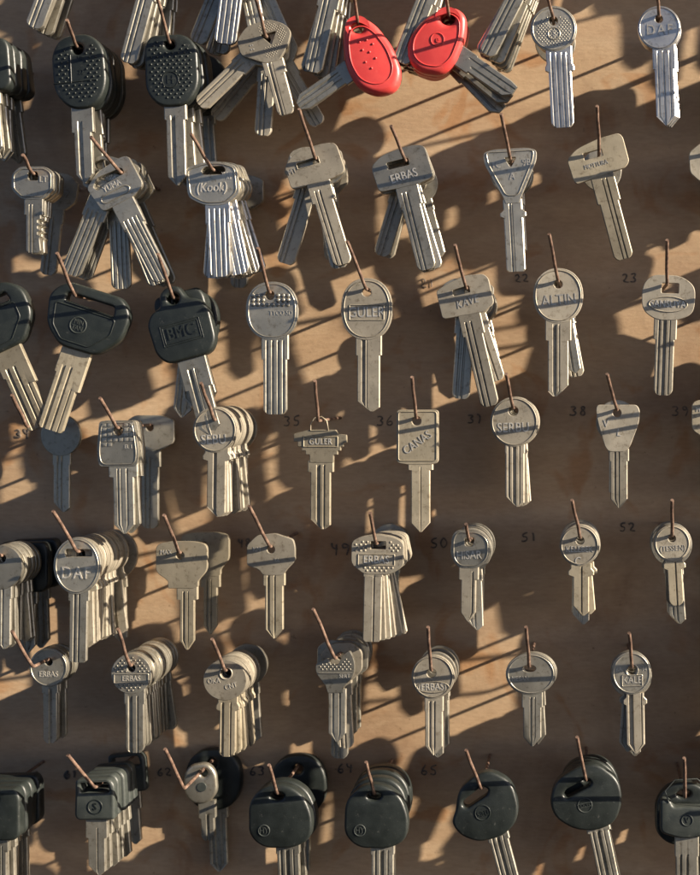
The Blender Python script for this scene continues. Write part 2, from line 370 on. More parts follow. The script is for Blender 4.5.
# angular bows -----------------------------------------------------
ktype('slab', rp([(-32, -2), (-20, -12), (8, -14), (24, -11), (25, 20), (8, 23), (-32, 22)], [5, 9, 9, 6, 6, 4, 5]), rp([(-20, -2), (3, -2), (3, 4.5), (-20, 4.5)], 1.5),
      rows_for(21, 42, 24, 19, 108, 'round', -4.5), grs(19, [(.16, .26, .6), (.38, .5, .7)], 30, -4.5), 'warm', bm_='warm', lettering=[('MT', -26, 5, 6, -.1)], beads=[[(-20, -2), (3, -2), (3, 4.5), (-20, 4.5)]])
ktype('slab_erbas', rp([(-35, -3), (-22, -12), (6, -15), (22, -12), (24, 22), (7, 25), (-33, 24)], [5, 9, 9, 6, 6, 4, 5]), rp([(-19, -3), (3, -3), (3, 4), (-19, 4)], 1.5),
      rows_for(22, 44, 23, 19, 110, 'round', -5), grs(19, [(.16, .26, .6), (.38, .5, .7)], 30, -5), 'nickel', bm_='nickel', lettering=[('ERBAS', -5, 14, 9.5, -.06, .00025, 0, .95)])
ktype('trapezoid', rp([(-27, -8), (-16, -11), (18, -11), (27, -8), (26, 2), (9, 38), (7, 44), (-7, 44), (-9, 38), (-26, 4)], [4, 6, 6, 4, 4, 3, 1, 1, 3, 4]), rp([(-6, -2), (6, -2), (0, 8)], 2),
      rows_for(40, 58, 19, 19, 112, 'flat', 0, ear=3.5), grs(19, [(.28, .40, .5), (.44, .50, .4)], 44), 'nickel', bm_='nickel',
      lettering=[('FC', -14, 5, 6.5, 0), ('9B', 16, 4, 7.5, 0), ('A', 1, 17, 8, 0)], beads=[rp([(-24, -8), (24, -8), (22, 2), (6, 36), (-6, 36), (-22, 4)], 4)])
ktype('slot_slab', rp([(-33, -1), (-22, -9), (4, -14), (24, -14), (27, -9), (27, 16), (22, 21), (-30, 25), (-32, 20)], [4, 9, 9, 4, 3, 3, 4, 3, 3]), rp([(-16, -3), (3, -3), (3, 4), (-16, 4)], 1),
      rows_for(20, 50, 24, 19.5, 109, 'round', -3), grs(19.5, [(.42, .50, .7), (.62, .72, .7)], 26, -3), 'brass', bm_='brass', lettering=[('MOTTURA', -6, 11, 5, 0, .0002, 0, .9)])
ktype('kave', rp([(-30, -5), (-20, -9), (2, -14), (20, -11), (24, -6), (24, 20), (12, 26), (-30, 24)], [3, 6, 8, 5, 4, 4, 4, 4]), rp([(-14, -2), (3, -3), (3, 4), (-14, 4)], 1.5),
      rows_for(22, 46, 23, 18.5, 119, 'round', -3), grs(18.5, [(.14, .28, .8), (.44, .56, .8)], 32, -3), 'warm', bm_='warm', lettering=[('KAVE', -2, 13, 8.5, -.1, .0002, .2, 1.05)])
ktype('sansuya', rp([(-23, -2), (-14, -10), (14, -10), (28, 0), (29, 14), (27, 28), (12, 35), (-10, 35), (-23, 26), (-25, 12)], 9), rp([(-5, -2), (12, -2), (12, 8), (-5, 8)], 1.5),
      rows_for(32, 54, 23, 19, 110, 'round', 0), grs(19, G2B, 34, 0), 'warm', bm_='warm', lettering=[('SANSUYA', 2, 19, 7.5, 0)], beads=[oval(2, 19, 19, 7.5)])
ktype('cubes_rect', rp([(-19, -8), (16, -8), (20, 24), (18, 38), (-20, 38), (-22, 24)], [4, 4, 8, 4, 4, 8]), hol(4.6), rows_for(34, 48, 29, 20.5, 105, 'point', 4), grs(20.5, [(.18, .28, .6), (.34, .42, .4), (.62, .74, .6)], 40, 4), 'nickel', bm_='nickel',
      lettering=[('EL 1', 10, 18, 4.2, 0)], beads=[rp([(-16.5, -6), (14, -6), (17.5, 24), (16, 35.5), (-17.5, 35.5), (-19.5, 24)], 6)],
      pattern=lambda fr: join([plate([rp([(x-2.1, y-1.6), (x+2.1, y-2), (x+1.9, y+1.5), (x-2.1, y+1.9)], .5)], .0004, .0001, fr) for y in (-4, 1, 6, 11, 16) for x in (-14, -8.5, -3, 2.5, 8, 13) if (math.hypot(x, y-2) > 7 and (y < 14 or x < -7))]))
ktype('funnel', rp([(-25, 12), (-10, 8), (-7, 8), (17, 8), (19, 12), (28, 13), (28, 21), (25, 21), (25, 25), (22, 25), (22, 29), (19, 29), (19, 33), (15, 33), (15, 41), (-9, 41), (-9, 33), (-13, 33), (-13, 29), (-17, 29), (-17, 25), (-21, 25), (-21, 20), (-25, 20)], .8), None,
      rows_for(39, 50, 26, 20, 107, 'slr', 2), grs(20, [(.28, .50, .75), (.62, .74, .6)], 43, 2), 'brass', bm_='brass', lettering=[('GULER', 2, 20, 6.5, 0, .00025, 0, 1.1)],
      beads=[rp([(-15, 15), (19, 15), (19, 25), (-15, 25)], .6), [(-8, 9), (-8, 2), (-4, -4), (3, -5), (8, -1), (10, 9)]])
ktype('rect_canas', rp([(-20, -9), (22, -9), (22, 44), (14, 46), (-8, 46), (-20, 44)], [4, 4, 4, 2, 2, 4]), hol(4.6), rows_for(44, 51, 25, 19, 113, 'point', 4), [(3.2, 4.8, .35, 48)], 'brass', bm_='brass',
      lettering=[('CANAS', 1, 24, 9, -.62, .0003)], beads=[rp([(-18, -7), (20, -7), (20, 42), (-18, 42)], 3)])
ktype('tapered', rp([(-20, -6), (20, -6), (23, 0), (22, 12), (13, 36), (8, 41), (-8, 41), (-12, 36), (-19, 12), (-21, 0)], 5), hol(4.2), rows_for(38, 50, 20, 17, 97, 'point', 2), grs(17, [(.20, .34, .6), (.46, .56, .6)], 38, 2), 'warm', bm_='warm',
      lettering=[('V', -11, 13, 8, 0), ('L', 2, 22, 8, .1)])
ktype('mail', rp([(-24, -9), (-10, -12), (14, -12), (27, -9), (27, 17), (20, 25), (18, 28), (18, 33), (14, 35), (-12, 35), (-12, 28), (-15, 25), (-24, 19)], [6, 8, 8, 6, 8, 3, 1, 1, 1, 1, 1, 3, 8]), hol(4), rows_for(33, 46, 21, 14.5, 96, 'point', 7), grs(14.5, [(.18, .36, .8), (.52, .62, .5)], 38, 7), 'brass', bm_='brass',
      lettering=[('MAX', -14, -1, 5, 0)])
ktype('hexagon', rp([(-24, -2), (-14, -12), (4, -14), (22, -8), (24, 0), (24, 14), (16, 22), (12, 28), (-8, 28), (-12, 22), (-24, 18)], 3), hol(3.8), rows_for(26, 38, 22, 18, 91, 'point', 3), grs(18, [(.10, .28, .8), (.48, .60, .6)], 28, 3), 'warm', bm_='brass',
      lettering=[('KM', -14, 2, 5, 0), ('5A', 6, 13, 4, 0)])
ktype('erbas_slab', rp([(-25, -3), (-15, -8), (2, -10), (18, -7), (27, -2), (27, 22), (14, 30), (-12, 30), (-25, 20)], 5), rp([(-6, -3), (9, -3), (9, 5), (-6, 5)], 1), rows_for(27, 32, 20, 18, 97, 'flat', -3), grs(18, [(.5, .62, .5)], 30, -3), 'warm', bm_='warm',
      lettering=[('ERBAS', 0, 15.5, 8.5, 0)], beads=[rp([(-18, 10), (18, 10), (18, 21), (-18, 21)], .6)], pattern=grid_dots(rp([(-23, -2), (2, -8), (25, 0), (25, 20), (12, 28), (-12, 28), (-23, 18)], 4), 4.6, 1.3, .5, excl=lambda x, y: (9 < y < 22) or (-9 < x < 12 and y < 8)))
ktype('heart', rp([(-20, 5), (-7, -1), (-5, 6), (3, 6), (6, -3), (14, -9), (19, 2), (19, 16), (8, 28), (8, 34), (-8, 34), (-10, 27), (-20, 14)], [3, 3, 3, 3, 3, 3, 5, 7, 3, 1, 1, 3, 6]), None, rows_for(30, 40, 18, 17.5, 83, 'point', 1.5), grs(17.5, [(.18, .34, .7), (.58, .72, .6)], 28, 1.5), 'nickel', bm_='nickel',
      lettering=[('SERT', 9, 17, 4.6, 0)], beads=[[(-17, 14), (17, 14)]], pattern=grid_dots(rp([(-18, 6), (-8, 2), (5, 8), (10, -5), (17, 3), (17, 12), (-16, 12)], 2), 4, 1, .4), beadclosed=False)
ktype('hex_small', rp([(-22, 0), (-14, -8), (12, -8), (20, -2), (20, 16), (10, 25), (-12, 25), (-22, 15)], 4), rp([(-6, -2), (4, -3), (5, 6), (-5, 6)], 2.5), rows_for(22, 40, 19, 15, 78, 'flat', 0, bite=1), grs(15, [(.2, .3, .5), (.42, .52, .5)], 30, 0), 'nickel', bm_='nickel',
      lettering=[('LT', 10, 5, 7, 0)], beads=[rp([(-19.5, 0), (-12, -5.5), (11, -5.5), (17.5, -1), (17.5, 15), (9, 22.5), (-11, 22.5), (-19.5, 14)], 3)])
ktype('two_slot', rp([(-38, -2), (-24, -12), (6, -15), (14, -13), (15, 20), (2, 26), (-34, 26)], [4, 12, 8, 5, 5, 5, 5]), rp([(-32, 0), (-24, -7), (3, -5), (3, 1), (-20, 2), (-28, 5)], 2.5),
      rows_for(24, 52, 24, 20, 113, 'round', -12), grs(20, G3, 44, -12), 'nickel', bm_='nickel', lettering=[('YUMA', -14, 7, 6.5, 0)], beads=[rp([(-31, 16), (-28, 12), (-2, 12), (2, 16), (-2, 20), (-28, 20)], 2.5)])
ktype('oval_slot', rp([(-28, 2), (-26, -4), (-8, -9), (8, -9), (24, -3), (26, 24), (12, 35), (-10, 35), (-26, 26)], [4, 6, 10, 10, 5, 5, 8, 8, 5]), rp([(-12, 0), (-8, -4), (10, -4), (13, 0), (10, 4), (-10, 4)], 2.5),
      rows_for(32, 52, 25, 22, 106, 'round', 3), grs(22, G3, 38, 3), 'nickel', bm_='bright', lettering=[('(Kook)', -2, 17, 10, 0, .0003, .15), ('YUNE', 14, 4, 3.8, 0), ('AT', 16, 8, 3.8, 0)],
      beads=[rp([(-25, 2), (-23, -2), (-8, -6.5), (8, -6.5), (21.5, -2), (23, 22), (11, 32), (-9, 32), (-23.5, 24)], 5)])
ktype('diamond', rp([(-29, -4), (-16, -15), (6, -17), (20, -9), (26, 0), (20, 12), (7, 26), (-7, 26), (-29, 12)], [5, 6, 6, 6, 6, 6, 3, 3, 5]), rp([(-5, -3), (11, -3), (3, 9)], 1.5),
      rows_for(24, 38, 22, 18, 80, 'round', 0), grs(18, [(.18, .34, .7), (.42, .48, .4)], 26, 0), 'warm', bm_='warm',
      pattern=grid_dots(rp([(-6, -14), (6, -15), (18, -8), (22, 0), (16, 10), (4, 22), (-6, 22)], 2), 2.6, .6, .3, excl=lambda x, y: -7 < x < 12 and -5 < y < 10), lettering=[('::', -16, 6, 9, 0)])
ktype('hex_plain', rp([(-20, -2), (-8, -11), (12, -11), (22, -1), (21, 18), (10, 28), (-10, 28), (-20, 18)], 4), hol(4), rows_for(25, 42, 20, 17, 96, 'round', 0), grs(17, G2, 34), 'warm', bm_='warm', lettering=[('KZ', 8, 12, 9, 0)])
ktype('plain_slab', rp([(-26, -4), (-16, -11), (12, -11), (26, -6), (26, 18), (14, 26), (-12, 26), (-26, 20)], 4), hol(4), rows_for(24, 44, 22, 18, 110, 'round', 0), grs(18, G2, 34), 'nickel', bm_='nickel')
# car keys ----------------------------------------------------------
def emblem(u, v_, r, glyph, extra=()):
    def f(front):
        ms = [tubemesh([oval(u, v_, r, r, 24)], .00028, True, front=front), textmesh(glyph, u, v_, r*1.15, 0, front, .0003)]
        return join(ms)
    return f
CK = dict(kind='car_key', bev=.0013, br=3, bm_='nickel', tbl=.0024)
o = rp([(-14, -12), (14, -13), (27, 1), (29, 40), (18, 61), (-8, 63), (-24, 46), (-26, 5)], [14, 14, 16, 20, 16, 16, 16, 14])
ktype('dimple_car', o, oval(1, 2, 5.5, 5.5, 20), rows_for(56, 85, 22, 17, 136, 'point', 2), grs(17, [(.2, .5, .8)], 74, 2), 'black', .005,
      pattern=grid_dots(scaled(o, .86), 6.3, 1.25, .9, excl=lambda x, y: math.hypot(x, y-1) < 10 or (-8 < x < 8 and y < 38)),
      beads=[[(-6, 8), (-6, 36)], [(-24, 36), (20, 34)]], beadclosed=False, lettering=[('10:', 4, 12, 5, 0), ('22', 4, 26, 5, 0)], **CK)
o = rp([(-19, -8), (15, -9), (27, 3), (28, 44), (16, 63), (-12, 64), (-25, 48), (-25, 3)], [8, 8, 9, 12, 10, 10, 12, 8])
ktype('dimple_car_emblem', o, oval(0, 2, 5, 4.5, 20), rows_for(60, 76, 22, 18, 142, 'point', 3), grs(18, [(.22, .5, .8)], 72, 3), 'black', .005,
      pattern=grid_dots(scaled(o, .86), 6.0, 1.25, .9, excl=lambda x, y: math.hypot(x, y-1) < 9 or math.hypot(x+0, y-37) < 9),
      extra=('emblem', emblem(0, 37, 8, 'H'), 'black'), **CK)
ktype('car_shield', rp([(-10, -13), (44, -13), (58, 0), (57, 28), (38, 50), (0, 51), (-19, 34), (-25, 6), (-20, -4)], [8, 6, 10, 10, 8, 8, 10, 10, 6]), rp([(-8, -2), (40, -2), (42, 7), (-8, 6)], 2.5),
      [(48, 2, 32), (76, 2, 32), (76.5, 4, 32), (90, 4, 32), (90.5, 4, 29), (131, 4, 29), (134, 6, 27)], [(8, 12, .7, 68), (16, 19, .6, 68), (23, 25, .5, 88)], 'black', .006,
      beads=[rp([(-16, 10), (45, 10), (45, 26), (28, 44), (0, 44), (-12, 32)], 3), [(-7, 7), (41, 8), (42, 7), (-7, 6)]], extra=('emblem', lambda fr: join([tubemesh([oval(12, 26, 8, 8, 24)], .0003, True, front=fr), textmesh('MIN', 12, 23, 5, 0, fr, .0003), textmesh('TAN', 12, 29, 5, 0, fr, .0003)]), 'olive'), kind='car_key', bev=.0013, br=3, bm_='brass', tbl=.0024)
ktype('car_bmc', rp([(-13, -7), (-4, -13), (8, -12), (13, 2), (25, 6), (32, 18), (31, 50), (22, 62), (-22, 62), (-31, 50), (-32, 18), (-24, 8), (-14, 5)], [5, 6, 6, 4, 6, 8, 10, 12, 12, 10, 8, 6, 4]), oval(0, 0, 6, 5.5, 20),
      rows_for(58, 92, 29, 22, 141, 'point', 1), grs(22, [(.20, .40, .8), (.50, .56, .4)], 72, 1), 'black', .006,
      extra=('emblem', lambda fr: join([textmesh('BMC', 0, 34, 13, 0, fr, .0004, 0, 1.05), tubemesh([rp([(-18, 26), (18, 26), (18, 43), (-18, 43)], .5), rp([(-20, 24), (20, 24), (20, 45), (-20, 45)], .5)], .0002, True, front=fr)]), 'black'), **CK)
o = rp([(-13, -4), (2, -9), (17, -1), (35, 22), (44, 48), (38, 65), (20, 71), (0, 64), (-13, 42), (-16, 14)], 12)
ktype('red_drop', o, oval(0, 3, 6, 5, 20), [(0, -11, 11), (14, -11, 11), (14.5, -9, 9), (58, -9, 9), (66, -3, 5)], [(-5, -1, .7, 14), (2, 4, .5, 14)], 'red', .008,
      beads=[scaled(o, .74)], extra=('raised_dots', lambda fr: bumps([(2, 18), (9, 16), (15, 20), (5, 26), (12, 28), (18, 34), (8, 38), (14, 44)], 1.3*K, fr, .9*K), 'red'),
      blade_rot=(R(-55), (-6, 42)), kind='car_key', bev=.0028, br=4, bm_='nickel', tbl=.0022)
o = rp([(-9, -9), (6, -11), (17, -3), (17, 18), (6, 46), (-8, 57), (-30, 54), (-42, 42), (-42, 22), (-28, 2)], 12)
ktype('red_oval', o, oval(-1, 1, 7, 5.5, 20), [(0, -10.5, 10.5), (20, -10.5, 10.5), (20.5, -8.5, 9.5), (62, -8.5, 9.5), (70, -2, 8)], [(-4, -1.5, .7, 20), (3, 5, .5, 14)], 'red', .0075,
      beads=[scaled(o, .78)], extra=('emblem', emblem(-11, 22, 6.5, 'e'), 'red'), blade_rot=(R(55), (6, 34)), kind='car_key', bev=.0026, br=4, bm_='nickel', tbl=.0022)
o = rp([(-20, -9), (14, -10), (19, -4), (19, 31), (14, 32), (-18, 32), (-21, 28)], [4, 6, 5, 4, 3, 4, 5])
ktype('car_slot', o, rp([(-15, -5), (12, -6), (14, 4), (-15, 5)], 3), rows_for(28, 50, 22, 17, 88, 'slr', 0), grs(17, [(.5, .6, .5)], 40, 0), 'olive', .005,
      extra=('emblem', emblem(0, 18, 7, 'S'), 'black'), **CK)
o = rp([(-18, -6), (-4, -11), (12, -9), (27, 2), (35, 24), (32, 46), (14, 54), (-16, 53), (-30, 40), (-29, 8)], 13)
ktype('car_oval', o, oval(0, 1.5, 7, 4, 20), rows_for(50, 60, 24, 22, 125, 'point', 8), grs(22, G2B, 56, 8), 'black', .006,
      extra=('emblem', emblem(-14, 35, 5.5, 'HY'), 'olive'), **CK)
o = rp([(-30, 14), (-22, -6), (-2, -16), (14, -16), (32, 0), (32, 26), (26, 40), (10, 50), (-16, 50), (-32, 38), (-37, 24)], 12)
ktype('car_slit', o, rp([(-20, 6), (2, -3), (7, 1), (5, 6), (-18, 14), (-22, 11)], 2.5), rows_for(44, 54, 22, 19, 120, 'point', 4), grs(19, G2B, 50, 4), 'black', .0065,
      extra=('emblem', emblem(-4, 22, 7.5, 'sau'), 'black'), **CK)
ktype('car_slit_volvo', rp([(-40, 12), (-30, -8), (-4, -17), (14, -16), (32, 4), (32, 26), (20, 46), (0, 50), (-22, 44), (-38, 28)], 12), rp([(-25, 8), (-21, 3), (2, -3), (5, 2), (2, 5), (-22, 12)], 2.5), rows_for(44, 52, 24, 20, 120, 'point', 2), grs(20, G2B, 50, 2), 'black', .0065,
      extra=('emblem', lambda fr: join([tubemesh([oval(-6, 22, 7, 7, 24), [(-13, 20), (1, 20), (1, 24), (-13, 24)]], .00025, True, front=fr), textmesh('VOLVO', -6, 22, 4, 0, fr, .0003)]), 'olive'), **CK)
ktype('car_vw', rp([(-25, 0), (-14, 2), (-12, 8), (22, 8), (26, 14), (24, 36), (2, 40), (-8, 39), (-25, 34)], [5, 3, 3, 3, 4, 6, 4, 4, 6]), None, rows_for(36, 58, 24, 22, 90, 'flat', 2), grs(22, [(.16, .30, .8), (.46, .60, .8)], 56, 2), 'olive', .006,
      extra=('emblem', emblem(2, 21, 5.5, 'V'), 'olive'), beads=[[(-16, 4), (-20, -8), (-10, -19), (12, -20), (24, -10), (24, 8)]], beadclosed=False, **CK)
ktype('disc_grey', rp([(-14, -6), (4, -8), (13, 2), (14, 24), (4, 35), (-12, 35), (-21, 24), (-21, 4)], 10), hol(4, .3, 2.7), rows_for(32, 50, 18, 14, 74, 'round', 2), grs(14, G1, 46, 2), 'nickel', .004, extra=('spot', lambda fr: plate([oval(-2, 17, 5, 5, 20)], .0006, .0002, fr), 'olive'), **CK)
o = oval(0, 20, 30, 33, p=2.3)
ktype('car_plain', o, hol(5), rows_for(48, 62, 23, 19, 120, 'point', 2), grs(19, G2B, 56, 2), 'black', .006, **CK)
o = rp([(-22, -8), (22, -8), (26, 0), (26, 38), (20, 44), (-20, 44), (-26, 36), (-26, 0)], 8)
ktype('car_square', o, hol(5), rows_for(40, 56, 22, 18, 108, 'point', 2), grs(18, G2B, 50, 2), 'black', .006, **CK)

PROTO = {}
ROOTS = []
def new_obj(name, data, parent=None):
    o_ = bpy.data.objects.new(name, data); col.objects.link(o_); o_.parent = parent; return o_
def make_key(tn):
    kind, parts = TYPES[tn]
    root = new_obj(kind, None); root.empty_display_size = .005
    main = None
    for nm, me, mt, sub in parts:
        if tn != 'car_shield' or True:
            me.materials.clear(); me.materials.append(M[mt]); me.name = nm
        p = main if sub == 0 else root
        ob = new_obj(nm, me, p)
        if main is None: main = ob
    return root
def copy_tree(o_, parent=None):
    c = o_.copy(); col.objects.link(c); c.parent = parent
    for ch in o_.children: copy_tree(ch, c)
    return c
ORD = ['second', 'third', 'fourth', 'fifth', 'sixth', 'seventh', 'eighth', 'ninth', 'tenth', 'eleventh', 'twelfth', 'thirteenth', 'fourteenth', 'fifteenth', 'sixteenth', 'seventeenth', 'eighteenth']
LOG = []
def place_key(tn, X0, Z0, h, th, label, group=None, yaw=0, pitch=0):
    if tn not in PROTO: root = PROTO[tn] = make_key(tn)
    else: root = copy_tree(PROTO[tn])
    root.location = (X0, -h, Z0)
    root.rotation_euler = (pitch, -R(th), yaw)
    root['label'] = label; root['category'] = 'car key' if TYPES[tn][0] == 'car_key' else 'key'
    root['group'] = group or ('car keys hanging on the board' if TYPES[tn][0] == 'car_key' else 'metal key blanks hanging on the board')
    return root

# ------------------------------------------------------------------ hooks
def hook(corner, tip, out, label, hc=HC, kink=True):
    c = at(*corner, hc); t = at(*tip, hc+out)
    base = Vector((c.x, .004, c.z+.0008))
    pts = [base]
    d1 = (c-base).normalized(); d2 = (t-c).normalized(); r = .0022
    a, e = c-d1*r, c+d2*r
    for i in range(6):
        q = i/5; pts.append((1-q)**2*a+2*q*(1-q)*c+q*q*e)
    # hand-cut wire: slight wander
    for q in (.35, .7): pts.append(c.lerp(t, q)+Vector((random.uniform(-1, 1), 0, random.uniform(-1, 1)))*.00025)
    pts.append(t)
    cu = bpy.data.curves.new('c', 'CURVE'); cu.dimensions = '3D'; sp_ = cu.splines.new('POLY'); sp_.points.add(len(pts)-1)
    for i, p in enumerate(pts): sp_.points[i].co = (*p, 1)
    cu.bevel_depth = .00078; cu.bevel_resolution = 3; cu.use_fill_caps = True
    o_ = bpy.data.objects.new('tmp', cu); col.objects.link(o_)
    dg = bpy.context.evaluated_depsgraph_get(); dg.update()
    me = bpy.data.meshes.new_from_object(o_.evaluated_get(dg)); bpy.data.objects.remove(o_); bpy.data.curves.remove(cu)
    me.materials.clear(); me.materials.append(M['wire']); smooth(me, 60)
    me.transform(Matrix.Translation(-base))
    ob = new_obj('wire_hook', me); ob.location = base
    ob['label'] = label; ob['category'] = 'hook'; ob['group'] = 'bent wire hooks in the board'
    return c

DONE = {}
def rnd(a): return random.uniform(-a, a)
def H(corner, tip, ftype, th, desc, stack=None, backs=(), h0=None, out=.021, hlabel=None, hc=HC):
    assert len(desc.split()) <= 11, desc
    """stack = (type, n, dh, [angles] or spread)"""
    c = hook(corner, tip, out, hlabel or ('bent wire hook holding the ' + desc), hc)
    zz = lambda h_: c.z-.0004+.0008*(1-h_/hc)
    h = h0 if h0 is not None else hc-.0025
    first = TYPES[ftype][0] == 'car_key'
    place_key(ftype, c.x, zz(h), h, th, desc, pitch=R(rnd(1.2)), yaw=R(rnd(2.0)))
    prev = .0032 if first else .0013
    DONE[corner] = (c, zz, desc)
    if stack:
        st, n, dh, ang = stack
        for i in range(n):
            hh = h-prev-(i+.5)*dh
            if isinstance(ang, (list, tuple)) and len(ang) > 2: a = ang[i % len(ang)]
            else: a = th+ang[0]*(i+1)/n+rnd(ang[1]*1.6)+(rnd(5) if random.random() < .2 else 0)
            if hh < .003: break
            place_key(st, c.x+rnd(.0005), zz(hh)-abs(rnd(.0002)), hh, a, ORD[i]+' key behind the front '+desc, pitch=R(rnd(.5)), yaw=R(rnd(.8)))
    for j, (bt, bh, ba) in enumerate(backs):
        w = ['deepest key behind the ', 'middle deep key behind the ', 'extra deep key behind the '][j]
        place_key(bt, c.x, zz(bh), bh, ba, w+desc)
    return c

# row above the picture: only the blades reach into it
H((70, -78), (45, -120), 'plain_slab', -20, 'leftmost leaning silver key cut off by the top edge', ('plain_slab', 4, .0035, (2, 2)))
H((155, -46), (140, -90), 'plain_slab', -15, 'topmost broad blade between the two black dimpled keys', ('plain_slab', 5, .0034, (8, 3)))
H((234, -64), (222, -110), 'oval_slot', -7, 'topmost bright blade right of the black emblem key', ('plain_slab', 6, .003, [-22, 12, 24, -12, 20, -18]))
H((336, -38), (328, -80), 'plain_slab', -13, 'topmost silver blade left of the red drop key', ('plain_slab', 5, .003, (3, 4)))
H((440, -42), (434, -90), 'plain_slab', -21, 'topmost silver blade between the two red keys', ('plain_slab', 5, .0032, (5, 3)))
H((536, -46), (532, -95), 'plain_slab', -27, 'topmost silver blade right of the red keys', ('plain_slab', 6, .0032, (6, 3)))
# row A
H((-18, 46), (-42, 10), 'car_square', 4, 'black square car key at the upper left edge', ('car_square', 3, .0064, (0, 2)))
H((76, 46), (67, 20), 'dimple_car', 3, 'black dimpled car key at the upper left', ('dimple_car', 4, .0053, (0, 3)), out=.017)
H((169, 42), (156, -6), 'dimple_car_emblem', 2, 'black dimpled car key with round emblem', ('dimple_car_emblem', 3, .0053, (0, 4)), [('car_plain', 0.007, 4)])
H((265, 35), (253, -12), 'diamond', 15, 'diamond headed key with finely dotted bow', ('hex_plain', 3, .0026, [-46, -4, 30]), [('hex_plain', 0.032, -40)])
H((358, 24), (353, -15), 'red_drop', 0, 'red drop shaped key with blade pointing lower left')
H((449, 17), (443, -18), 'red_oval', 0, 'red oval key with blade pointing lower right', ('red_oval', 2, .0078, [-4, -11, -5]))
H((553, 17), (543, -20), 'round_dotted', 3, 'round nickel key with finely dotted bow near the top', ('plain_round', 2, .0025, [5, 7, 3]))
H((659, 15), (655, -20), 'daf_top', 2, 'round shiny key stamped DAF at the upper right', ('daf_top', 2, .0024, [3, 4, 5]))
# row B
H((32, 173), (23, 155), 'hex_small', 0, 'small hexagon headed key with notched blade at the left', ('hex_small', 3, .0036, (2, 4)), [('hex_plain', 0.023, -6)], out=.014)
H((120, 172), (91, 137), 'two_slot', 27, 'two slotted grey key tilted over a fan of keys', ('two_slot', 5, .0028, [-22, 22, 2, -20, 24]), [])
H((212, 169), (191, 134), 'oval_slot', 2, 'wide key with bracketed oval lettering', ('oval_slot', 6, .0024, [12, 3, -4, 16, 18, 10]), [('plain_slab', 0.007, 0)])
H((315, 158), (299, 109), 'slab', 17, 'tilted slab headed key with slotted hole', ('plain_slab', 1, .0026, [12, 12, 12]), [('hex_plain', 0.026, 4), ('slab', 0.039, -17)])
H((405, 160), (391, 126), 'slab_erbas', 14, 'tilted slab headed key stamped ERBAS', ('slab_erbas', 2, .0024, [17, 14, 10]), [('hex_plain', 0.035, -15), ('hex_plain', 0.038, -17)])
H((510, 158), (501, 114), 'trapezoid', 3, 'tall trapezoid headed silver key')
H((599, 151), (597, 106), 'slot_slab', 15, 'tilted brassy key with slot in its broad head')
H((709, 152), (708, 108), 'hex_plain', 4, 'key at right edge beside the tilted brassy key')
# row C
H((-31, 310), (-52, 270), 'car_shield', 24, 'black shield car key cut off by the left edge')
H((75, 296), (57, 253), 'car_shield', -18, 'black shield shaped car key with brassy blade')
H((173, 298), (158, 254), 'car_bmc', 15, 'black car key marked BMC', ('car_square', 2, .0066, (-12, 4)), [('car_plain', 0.023, -6)])
H((269, 292), (258, 248), 'cubes_oval', 0, 'oval key with raised cube pattern across its head', ('plain_big', 1, .0024, [0, 0, 0]))
H((366, 289), (347, 241), 'guler', 0, 'oval key with GULER in a frame', ('plain_big', 0, .0024, (0, 0)))
H((466, 288), (455, 245), 'kave', 13, 'tilted broad key stamped KAVE', ('hex_plain', 1, .0026, [18, 0, 0]), [('plain_slab', 0.040, -4)])
H((558, 281), (549, 234), 'altin', 0, 'round key stamped ALTIN', ('plain_round', 1, .0026, [9, 0, 0]), [('hex_plain', 0.039, 11)])
H((667, 284), (667, 240), 'sansuya', -2, 'key with oval SANSUYA stamp at the right')
# row D
H((27, 427), (12, 395), 'plain_round', 0, 'shaded round key hanging deep on its hook at the left', h0=.014, out=.017)
H((117, 428), (100, 398), 'cubes_rect', 1, 'square headed key with raised cube pattern', ('cubes_rect', 3, .0026, (0, 1.5)), [('plain_slab', 0.008, 0)], out=.018)
H((214, 420), (201, 383), 'sebu', -1, 'round key stamped SEBU in a curved stack', ('sebu', 9, .0026, (8, 1.5)), [('plain_round', 0.014, 2)], out=.018)
H((318, 421), (315, 381), 'funnel', 0, 'stepped funnel headed key framed GULER')
H((416, 418), (412, 377), 'rect_canas', 0, 'rectangular brassy key stamped CANAS diagonally')
H((513, 408), (506, 374), 'serbu', 0, 'round key stamped SERBU', ('serbu', 2, .0025, [2, 4, 3]), [('car_plain', 0.043, 0)][:0])
H((617, 410), (607, 374), 'tapered', 0, 'tapering key stamped with V and L')
H((716, 410), (716, 374), 'mail', 0, 'key cut off by the right edge beside number 39')
# row E
H((0, 556), (-22, 520), 'plain_round', 0, 'round key at the left edge beside the DAF key', ('plain_round', 6, .0026, (2, 2)), [('car_square', 0.025, 0), ('car_square', 0.014, 2)])
H((77, 552), (53, 511), 'daf', -1, 'large round key stamped DAF on a deep stack', ('sebu', 12, .0026, (5, 2)), [('plain_big', 0.007, 2)], out=.019)
H((179, 553), (164, 515), 'mail', 0, 'plain brassy key with stepped neck', None, [('mail', 0.014, 0)])
H((270, 547), (249, 506), 'hexagon', 0, 'hexagon headed brassy key with pointed blade')
H((376, 544), (370, 513), 'erbas_slab', -1, 'dotted key framed ERBAS over fanned blades', ('erbas_slab', 5, .0023, [2, 4, 7, 10, 12]), out=.018)
H((469, 541), (466, 524), 'hisar', -1, 'key stamped HISAR on a short hook', ('car_plain', 0, .0024, (0, 0)), [('plain_round', 0.040, 2)], out=.014)
H((580, 538), (572, 500), 'kelebek', 0, 'round key with shoulder ears stamped KELEBEK', ('kelebek', 1, .0024, [5, 0, 0]), out=.019)
H((672, 536), (672, 500), 'tessen', 3, 'small round key stamped TESSEN near the right edge', ('tessen', 1, .0023, [1, 0, 0]), out=.019)
